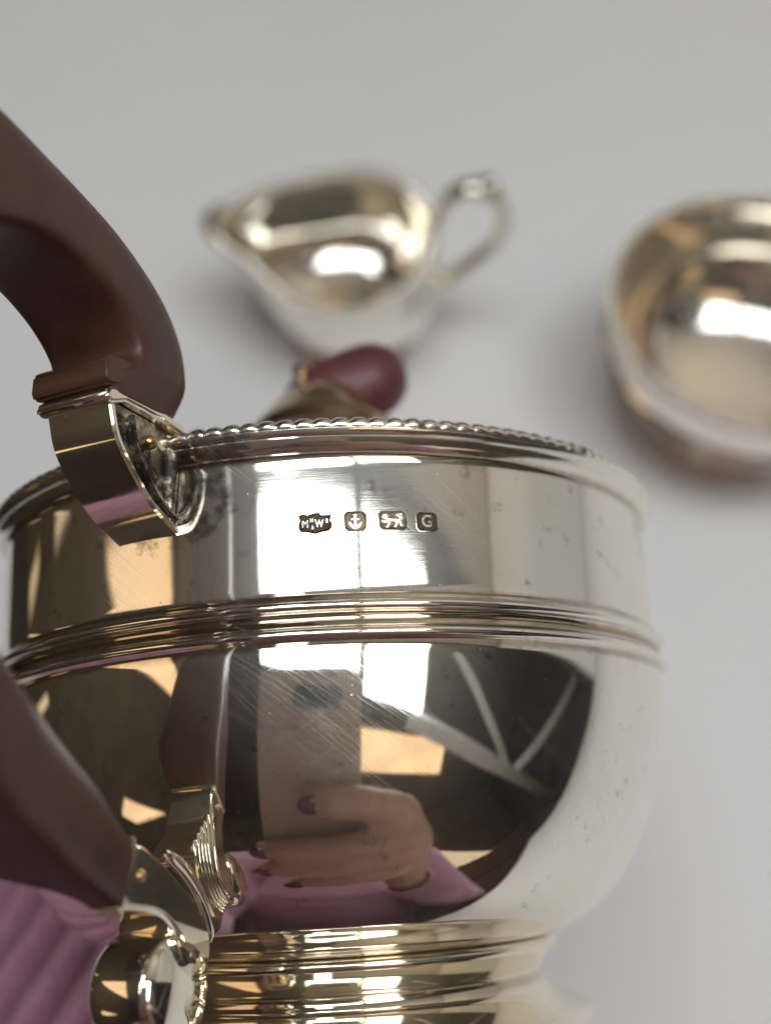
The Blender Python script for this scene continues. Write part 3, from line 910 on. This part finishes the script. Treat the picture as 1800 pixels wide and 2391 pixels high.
# nails
for (x, u) in ((-2.2, -9.0), (-7.6, -15.8), (-7.7, -19.8), (-4.7, -23.4)):
    q = Vector(cp(x, u, -2.35))
    rt = Matrix.Rotation(PITCH - pi / 2, 3, 'X')
    obj('fingernail', ball(q, 1.0, 14, (1.25, .95, .35), Matrix.Rotation(pi / 2 - PITCH, 3, 'X')), M_nail, person)
obj('fingernail', ball((-5.0, 17.4, 11.3), .7, 14, (.8, .35, 1.1)), M_nail, person)
for s in (-1, 1):
    obj('eye', ball((s * 4.2, -34.6, 60.5), 1.6, 16, (1, .8, .8)), M_eye, person)
hair = [ball((0, -48.5, 62.5), 14.2, 24, (.86, 1, 1.05)), ball((-8.5, -50, 50), 7, 16, (.7, 1, 1.7)), ball((8.5, -50, 50), 7, 16, (.7, 1, 1.7)), ball((0, -56, 48), 9, 16, (1, .7, 1.8))]
hb = union('hair', hair, 1.0, M_hair, person)
# sweater: torso, sleeves
sw = []
sw += cap_chain([(0, -54, 34, 10), (0, -58, 18, 22.5), (0, -62, -6, 21), (0, -64, -26, 22.5)])
sw += cap_chain([(-24, -54, 30, 10), (0, -54, 30, 14), (24, -54, 30, 10)])
sw += cap_chain([(-26, -54, 30, 9.5), (-25, -36, 2, 7.6), (-14.5, -12, 4.8, 6.2)])
def lerp3(a, b, t):
    return tuple(a[i] + (b[i] - a[i]) * t for i in range(3))
sw += cap_chain([(26, -54, 30, 9.5), (*el, 7.6), (*lerp3(el, wr, .62), 6.2)])
obj_sw = union('sweater', sw, 1.0, M_knit, person, 3)
def sleeve(p0, p1, r0, r1, ribs, name):
    """ribbed knitted sleeve end: real ribs along the arm, turned-in cuff."""
    P0, P1 = Vector(p0), Vector(p1)
    d = (P1 - P0); L = d.length; d.normalize()
    u = d.cross(Vector((0, 0, 1))).normalized(); v = d.cross(u)
    n = ribs * 8; rows = 46
    vs, fs = [], []
    prof_ = [(k / rows, 1.0) for k in range(rows + 1)] + [(1.0, .93), (.985, .86), (.95, .84)]
    for (t, q) in prof_:
        for i in range(n):
            a = 2 * pi * i / n
            r = (r0 + (r1 - r0) * t) * q + .75 * (abs(cos(a * ribs / 2)) ** .7 - .7) * (1 if q == 1 else .4) + .05 * sin(t * rows * 1.4 * pi) + .35 * sin(3 * a + 5 * t) * (1 - t)
            c = P0 + d * L * t
            vs.append(c + (u * cos(a) + v * sin(a)) * r)
    for j in range(len(prof_) - 1):
        for i in range(n):
            i2 = (i + 1) % n
            fs.append((j * n + i, j * n + i2, (j + 1) * n + i2, (j + 1) * n + i))
    return obj(name, pydata('s', vs, fs), M_knit, person)
sleeve((-17.5, -16, 5.2), (-6.6, 5.4, 4.6), 6.9, 5.6, 40, 'sleeve')
sleeve(lerp3(el, wr, .45), lerp3(el, wr, .95), 6.4, 4.6, 40, 'sleeve')
tr = []
for s in (-1, 1):
    tr += cap_chain([(s * 11, -64, -32, 14.5), (s * 14, -10, -35, 11), (s * 14, -14, -92, 8)])
union('trousers', tr, 1.2, M_jean, person)

# chair the photographer sits on
ch = thing('chair', 'dark wooden chair the photographer sits on behind the camera', 'chair', (0, -66, FL))
obj('seat', box(-22, 22, -22, 20, 55, 58.5, 1), M_wall, ch)
for x in (-19, 19):
    for y in (-19, 17):
        obj('leg', box(x - 2, x + 2, y - 2, y + 2, 0, 54.9, .4), M_wall, ch)
obj('backrest', box(-21, 21, -25.5, -22.2, 62, 120, 1), M_wall, ch)

# ------------------------------------------------------------------ phone held at the camera
R3 = Matrix((( 1, 0, 0), (0, UPV.y, -FWD.y), (0, UPV.z, -FWD.z)))   # local x, up, back
mp = Matrix.Translation(CAM * S) @ R3.to_4x4()
phn = thing('smartphone', 'beige smartphone with a dark camera bar held over the teapot', 'phone', mat=mp)
def rbox(x0, x1, y0, y1, z0, z1, r, bev=.08):
    pts = []
    for cx_, cy_, a0 in ((x1 - r, y1 - r, 0), (x0 + r, y1 - r, 90), (x0 + r, y0 + r, 180), (x1 - r, y0 + r, 270)):
        for k in range(7):
            a = rad(a0 + 15 * k)
            pts.append((cx_ + r * cos(a), cy_ + r * sin(a)))
    bm = slab_poly(pts, z0, z1, bev)
    return bm
obj('back_cover', rbox(-7.9, 2.8, -20.5, 2.3, .36, 1.2, 1.2), M_phone, phn)
obj('screen', rbox(-7.8, 2.7, -20.4, 2.2, 1.21, 1.32, 1.1, .02), M_glass, phn)
obj('camera_bar', rbox(-4.1, .95, -1.25, .75, .14, .35, .95, .04), M_glass, phn)
obj('visor', rbox(-7.7, 2.6, -3.0, -2.7, .30, .355, .12, .02), M_phedge, phn)
